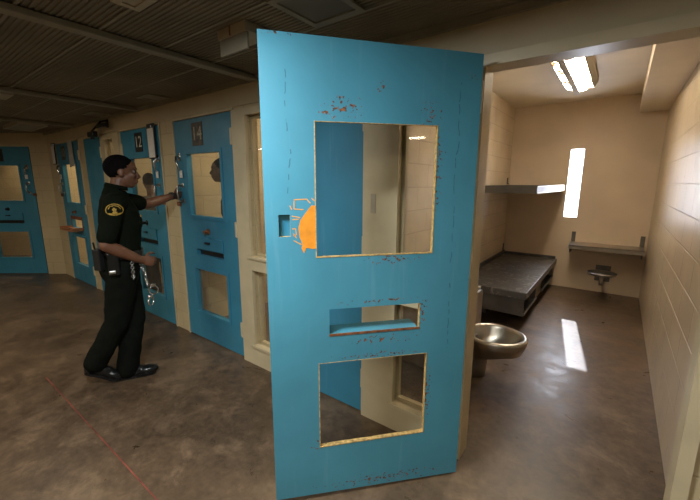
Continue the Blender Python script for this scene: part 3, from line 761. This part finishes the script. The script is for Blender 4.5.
# shirt
bm = bmesh.new(); torso(bm, .014)
for a, e, t in ((shR, elR, .80), (shL, elL, .66)):
    ico(bm, a+V((0, 0, -.004)), (.076, .074, .07)); chain(bm, [a, a+(e-a)*t], [.073, .066])
tube(bm, [(-.018, 0, 1.45), (.010, 0, 1.52)], .076, 20)
ico(bm, (.135, -.07, 1.265), (.022, .045, .05)); ico(bm, (.135, .07, 1.265), (.022, .045, .05))
shirt = fuse('shirt', bm, .009, M['uniform'], off, 3, .010)
# collar, pocket flap and badge
bm = bmesh.new(); lathe(bm, [(.066, 0), (.072, 0), (.078, -.028), (.072, -.028)], 24, Matrix.Translation((.014, 0, 1.545)) @ Matrix.Rotation(.25, 4, 'Y'), close=True); mesh_obj('collar', bm, M['uniform'], off, True)
# trousers
bm = bmesh.new()
loft(bm, [(-.02, 0, .80, .105, .150), (-.028, 0, .90, .138, .178), (-.012, 0, .98, .132, .170), (-.005, 0, 1.03, .126, .163)])
for h_, k_, a_, bk in ((hipR, knR, anR, .0), (hipL, knL, anL, 0)):
    hem = a_ + V((.0, 0, .0)); chain(bm, [h_, h_+(k_-h_)*.5, k_, k_+(hem-k_)*.5, hem], [.108, .100, .085, .082, .082])
fuse('trousers', bm, .010, M['trousers'], off, 3, .016)
# boots
def boot(heel, toe, up, nm):
    bm = bmesh.new(); heel, toe = V(heel), V(toe); d = (toe-heel).normalized(); sd = V((0, 0, 1)).cross(d).normalized(); u = d.cross(sd)
    R = Matrix((d, sd, u)).transposed(); L = (toe-heel).length
    P = lambda a, b, c: heel + d*a*L + sd*b + u*c
    ico(bm, P(.78, 0, .040), (.085, .048, .038), R); ico(bm, P(.45, 0, .050), (.09, .042, .048), R); ico(bm, P(.14, 0, .045), (.048, .038, .045), R)
    chain(bm, [P(.2, 0, .06), up], [.048, .050])
    b_ = fuse(nm, bm, .008, M['leather'], off, 3)
    bm = bmesh.new()
    out = [(.02, .0), (.06, .030), (.2, .036), (.5, .034), (.75, .048), (.93, .034), (1.0, 0), (.93, -.034), (.75, -.046), (.5, -.034), (.2, -.036), (.06, -.03)]
    lo = [bm.verts.new(P(a, b, 0)) for a, b in out]; hi = [bm.verts.new(P(a, b, .02)) for a, b in out]
    bm.faces.new(lo[::-1]); bm.faces.new(hi)
    for k in range(len(out)): bm.faces.new((lo[k], lo[(k+1) % 12], hi[(k+1) % 12], hi[k]))
    mesh_obj('sole', bm, M['leather'], b_)
boot((-.145, -.030, .003), (.140, -.060, .003), anL+V((0, 0, .03)), 'boot')
boot((-.345, -.02, .125), (-.115, -.045, .002), anR+V((.0, 0, .02)), 'boot')
# duty belt with pouches and radio
bm = bmesh.new(); 
rg = []
for z in (1.0, 1.05):
    for r0 in (0, .008):
        rg.append([bm.verts.new((-.008 + (.142+r0)*math.cos(2*PI*k/36), (.180+r0)*math.sin(2*PI*k/36), z)) for k in range(36)])
a, b, c, d = rg
for k in range(36):
    k2 = (k+1) % 36
    for q in ((b[k], b[k2], d[k2], d[k]), (a[k2], a[k], c[k], c[k2]), (a[k], a[k2], b[k2], b[k]), (c[k2], c[k], d[k], d[k2])): bm.faces.new(q)
belt = mesh_obj('duty_belt', bm, M['leather'], off, True)
def pouch(x, y, z0, z1, w, dpt, ang, nm, mat='leather'):
    bm = bmesh.new(); box(bm, (-dpt/2, -w/2, 0), (dpt/2, w/2, z1-z0), bev=.008)
    bmesh.ops.transform(bm, matrix=Matrix.Translation((x, y, z0)) @ Matrix.Rotation(ang, 4, 'Z'), verts=bm.verts); return mesh_obj(nm, bm, M[mat], belt)
pouch(-.15, -.13, .93, 1.09, .06, .045, .75, 'radio', 'black'); pouch(-.06, -.20, .90, 1.06, .07, .05, 1.35, 'holster'); pouch(.09, -.165, .97, 1.06, .06, .035, 2.1, 'pouch')
bm = bmesh.new(); box(bm, (-.02, 0, 0), (.02, -.006, .022), bev=.002); bmesh.ops.transform(bm, matrix=Matrix.Translation((-.075, -.232, .915)), verts=bm.verts)
mesh_obj('clip_plate', bm, M['steel'], belt)
bm = bmesh.new(); tube(bm, [(-.165, -.14, 1.09), (-.17, -.14, 1.14)], .006, 8); mesh_obj('antenna', bm, M['black'], belt)
# watch
bm = bmesh.new(); wm = Matrix.Translation(wrL - dL*.012) @ dL.to_track_quat('Z', 'Y').to_matrix().to_4x4()
lathe(bm, [(.030, -.013), (.036, -.013), (.036, .013), (.030, .013)], 24, wm, close=True); ico(bm, wrL - dL*.012 + V((.02, -.028, .012)), (.016, .010, .018)); mesh_obj('watch', bm, M['black'], off, True)
# shoulder patch laid on the sleeve by projecting onto it
bvh = BVHTree.FromObject(shirt, bpy.context.evaluated_depsgraph_get()) if False else None
me = shirt.data; bvh = BVHTree.FromPolygons([v.co.copy() for v in me.vertices], [tuple(p.vertices) for p in me.polygons])
def onshirt(x, z, d=.003):
    hit = bvh.ray_cast(V((x, -.6, z)), V((0, 1, 0)))
    return (hit[0] + V((0, -d, 0))) if hit[0] else V((x, -.26, z))
def strip(bm, pts, w, d=.003):
    pr = []
    for i, (x, z) in enumerate(pts):
        a_ = V(pts[max(0, i-1)]); b_ = V(pts[min(len(pts)-1, i+1)]); t = (b_-a_).normalized(); nn = V((-t.y, t.x))*w
        pr.append((bm.verts.new(onshirt(x+nn.x, z+nn.y, d)), bm.verts.new(onshirt(x-nn.x, z-nn.y, d))))
    for p, q in zip(pr, pr[1:]): bm.faces.new((p[0], p[1], q[1], q[0]))
pc = V((-.018, 1.372))
outl = []
for k in range(33):
    t = 2*PI*k/32; c, s = math.cos(t), math.sin(t)
    outl.append((pc.x + .052*c*(1 if s < 0 else .98), pc.y + (.042*s if s > 0 else .034*(abs(s)**.8)*-1)))
bm = bmesh.new(); strip(bm, outl, .0028)
strip(bm, [(pc.x-0.0378, pc.y-0.0218), (pc.x-0.0168, pc.y-0.0252), (pc.x+0.0168, pc.y-0.0252), (pc.x+0.0378, pc.y-0.0218)], .003)
strip(bm, [(pc.x-0.0370, pc.y+0.0067), (pc.x-0.0252, pc.y+0.0252), (pc.x, pc.y+0.0319), (pc.x+0.0252, pc.y+0.0252), (pc.x+0.0370, pc.y+0.0067)], .0025)
strip(bm, [(pc.x-0.0017, pc.y+0.0168), (pc.x-0.0034, pc.y+0.0050)], .006); strip(bm, [(pc.x-0.0134, pc.y+0.0034), (pc.x+0.0118, pc.y+0.0034)], .006)
strip(bm, [(pc.x-0.0084, pc.y-0.0034), (pc.x+0.0067, pc.y-0.0034)], .008); strip(bm, [(pc.x-0.0134, pc.y-0.0168), (pc.x+0.0151, pc.y-0.0151)], .004)
mesh_obj('shoulder_patch', bm, M['gold'], shirt)
bm = bmesh.new(); box(bm, (.140, -.10, 1.305), (.150, -.05, 1.316), bev=.001); mesh_obj('name_bar', bm, M['gold'], shirt)

# handcuffs and chain hanging from his belt
fo = V((math.cos(oz), math.sin(oz), 0)); lf = V((-math.sin(oz), math.cos(oz), 0))
def LP(x, y, z): return orig + fo*x + lf*y + Z*z
def ring(bm, c, R, r_, mtx): 
    n1, n2 = 18, 6; g = []
    for i in range(n1):
        a_ = 2*PI*i/n1; g.append([bm.verts.new(V(c) + mtx @ V(((R + r_*math.cos(2*PI*j/n2))*math.cos(a_), r_*math.sin(2*PI*j/n2), (R + r_*math.cos(2*PI*j/n2))*math.sin(a_)))) for j in range(n2)])
    for i in range(n1):
        for j in range(n2): bm.faces.new((g[i][j], g[(i+1) % n1][j], g[(i+1) % n1][(j+1) % n2], g[i][(j+1) % n2]))
hc = empty('handcuffs', LP(.13, -.19, .62), 'steel handcuffs and chain dangling from the officer\'s belt', 'handcuffs', rz=oz)
bm = bmesh.new(); z = .98; i = 0
path = lambda z: (.105 + .045*max(0, (.98-z))/.25, -.15 - .0, z)
while z > .78:
    p = V(path(z)) - V((.13, -.19, .62)); ring(bm, p, .0105, .0028, Matrix.Rotation(.3 + (PI/2 if i % 2 else 0), 3, 'Z')); z -= .0165; i += 1
mesh_obj('chain', bm, M['chrome'], hc, True)
bm = bmesh.new(); z = .97; i = 0
while z > .85:
    ring(bm, V((.05, -.19, z)) - V((.13, -.19, .62)) , .0105, .0028, Matrix.Rotation((PI/2 if i % 2 else 0), 3, 'Z')); z -= .0165; i += 1
mesh_obj('chain', bm, M['chrome'], hc, True)
for (x, y, z, rt) in ((.045, .03, .115, .2), (.02, .03, .028, .9)):
    bm = bmesh.new(); m3 = Matrix.Rotation(rt, 3, 'Z'); ring(bm, (x, y, z), .032, .0055, m3)
    s0 = len(bm.verts); box(bm, (x-.018, y-.006, z+.026), (x+.018, y+.006, z+.050), bev=.003); mesh_obj('cuff', bm, M['chrome'], hc, True)

# --- inmates behind the glass
def inmate(loc, rz, label, top, shirtmat, lean=0.0, s=1.0):
    r_ = empty('person', loc, label, 'person', rz=rz)
    k = top/1.77
    q = lambda x, y, z: V((x + lean*max(0, z-.9)/.8, y, z))*1.0 * k
    bm = bmesh.new()
    def tr(g): return [(q(a, 0, c).x, 0, q(a, 0, c).z, (d_+g)*k, (e_+g)*k) for a, c, d_, e_ in ((-.02, .84, .10, .14), (-.02, .92, .12, .16), (0, 1.03, .11, .15), (.01, 1.25, .125, .175), (0, 1.36, .11, .18), (-.01, 1.42, .08, .15), (-.01, 1.46, .058, .085))]
    loft(bm, tr(0)); Hh = q(.06, 0, 1.65)
    capsule(bm, q(-.01, 0, 1.42), q(.03, 0, 1.57), .06*k, .053*k); R0 = Matrix.Identity(3); head(bm, Hh, R0, k)
    arms = []
    for sy in (-1, 1):
        a, e, w = q(0, sy*.19, 1.40), q(-.03, sy*.23, 1.12), q(.03, sy*.22, .87); arms.append((a, e, w))
        chain(bm, [a, e, w], [.055*k, .043*k, .028*k]); hand(bm, w, (.1, 0, -1), (1, 0, 0), (0, -sy, 0), [.3, .4, .3], s=k)
        h_, kn, an = q(0, sy*.09, .9), q(.02, sy*.10, .49), q(-.02, sy*.10, .09)
        chain(bm, [h_, kn, an], [.085*k, .056*k, .04*k])
        ico(bm, an + V((.06, 0, -.045)), (.13, .045, .042))
    fuse('body', bm, .010, M['skin2'], r_, 3); hair_cap(Hh, R0, k, r_, M['hair'])
    bm = bmesh.new(); loft(bm, tr(.014))
    for a, e, w in arms: ico(bm, a, (.072, .07, .068)); chain(bm, [a, a+(e-a)*.75], [.07, .064])
    fuse('shirt', bm, .012, shirtmat, r_, 3, .01)
    bm = bmesh.new(); loft(bm, [(q(-.02, 0, .82).x, 0, .82*k, .105, .15), (q(-.02, 0, .95).x, 0, .95*k, .13, .17), (0, 0, 1.02*k, .12, .16)])
    for sy in (-1, 1): chain(bm, [q(0, sy*.09, .9), q(.02, sy*.10, .49), q(-.02, sy*.10, .12)], [.105, .085, .08])
    fuse('trousers', bm, .012, M['navy'], r_, 3, .012)
    return r_
inmate((-2.47, .42, 0), math.radians(222), 'person in a dark shirt standing inside the cell behind door 14\'s glass', 1.80, M['navy'], .13)
inmate((-4.29, .38, 0), math.radians(172), 'person in profile behind the glass of door 12', 1.68, M['greyshirt'], .08)

# ------------------------------------------------------------------ lights
def area(name, loc, size, power, col, rot=(0, 0, 0), spread=PI):
    l = bpy.data.lights.new(name, 'AREA'); l.shape = 'RECTANGLE'; l.size, l.size_y = size; l.energy = power; l.color = col; l.spread = spread
    o = bpy.data.objects.new(name, l); COL.objects.link(o); o.location = loc; o.rotation_euler = rot; return o
WARM = (1, .86, .66)
area('troffer_lamp', (.9, -2.6, CEIL-.045), (1.1, .26), 22, (1, .93, .80))
area('door_lamp', (-.50, -1.66, CEIL-.045), (.5, .16), 46, (.88, .96, 1.0))
area('troffer_lamp', (-2.6, -3.6, CEIL-.045), (1.1, .2), 34, WARM)
area('troffer_lamp', (-5.6, -3.4, CEIL-.045), (1.1, .2), 26, WARM)
area('edge_lamp', (-3.87, -1.1, CEIL-.035), (.24, .24), 3, WARM)
area('slit_daylight', (.015, BACK+.30, 1.56), (.30, 1.1), 30, (.82, .88, 1.0), (-PI/2, 0, 0))
for x, y, p in ((-1.95, 1.3, 26), (-4.1, 1.3, 14), (-6.0, 1.3, 32)): area('cell_lamp', (x, y, 2.6), (.3, 1.2), p, WARM)
q = on_wall(1.3, -.9, 2.5); area('store_lamp', q, (.5, .5), 42, WARM)
sun = bpy.data.lights.new('sun', 'SUN'); sun.energy = 3.6; sun.angle = .009; sun.color = (.93, .95, 1)
so = bpy.data.objects.new('sun', sun); COL.objects.link(so); so.rotation_euler = V((.245, -1.62, -1.12)).to_track_quat('-Z', 'Y').to_euler()
w = bpy.data.worlds.new('sky'); S.world = w; w.use_nodes = True
bg = w.node_tree.nodes['Background']; bg.inputs[0].default_value = (.85, .92, 1, 1); bg.inputs[1].default_value = 6

# ------------------------------------------------------------------ camera
cam = bpy.data.cameras.new('camera'); cam.sensor_width = 36; cam.lens = 355.759/700*36; cam.clip_start = .02
co = bpy.data.objects.new('camera', cam); COL.objects.link(co)
F, R, U = V((-0.59006091, 0.78553419, -0.18645149)), V((0.79921707, 0.60103533, 0.00293396)), V((-0.11436866, 0.147284, 0.98245979))
m = Matrix((R, U, -F)).transposed().to_4x4(); m.translation = V((.579, -1.828, 1.566)); co.matrix_world = m
S.camera = co
S.view_settings.view_transform = 'Standard'; S.view_settings.look = 'None'; S.view_settings.gamma = 1; S.view_settings.use_curve_mapping = False
S.view_settings.exposure = 0.3
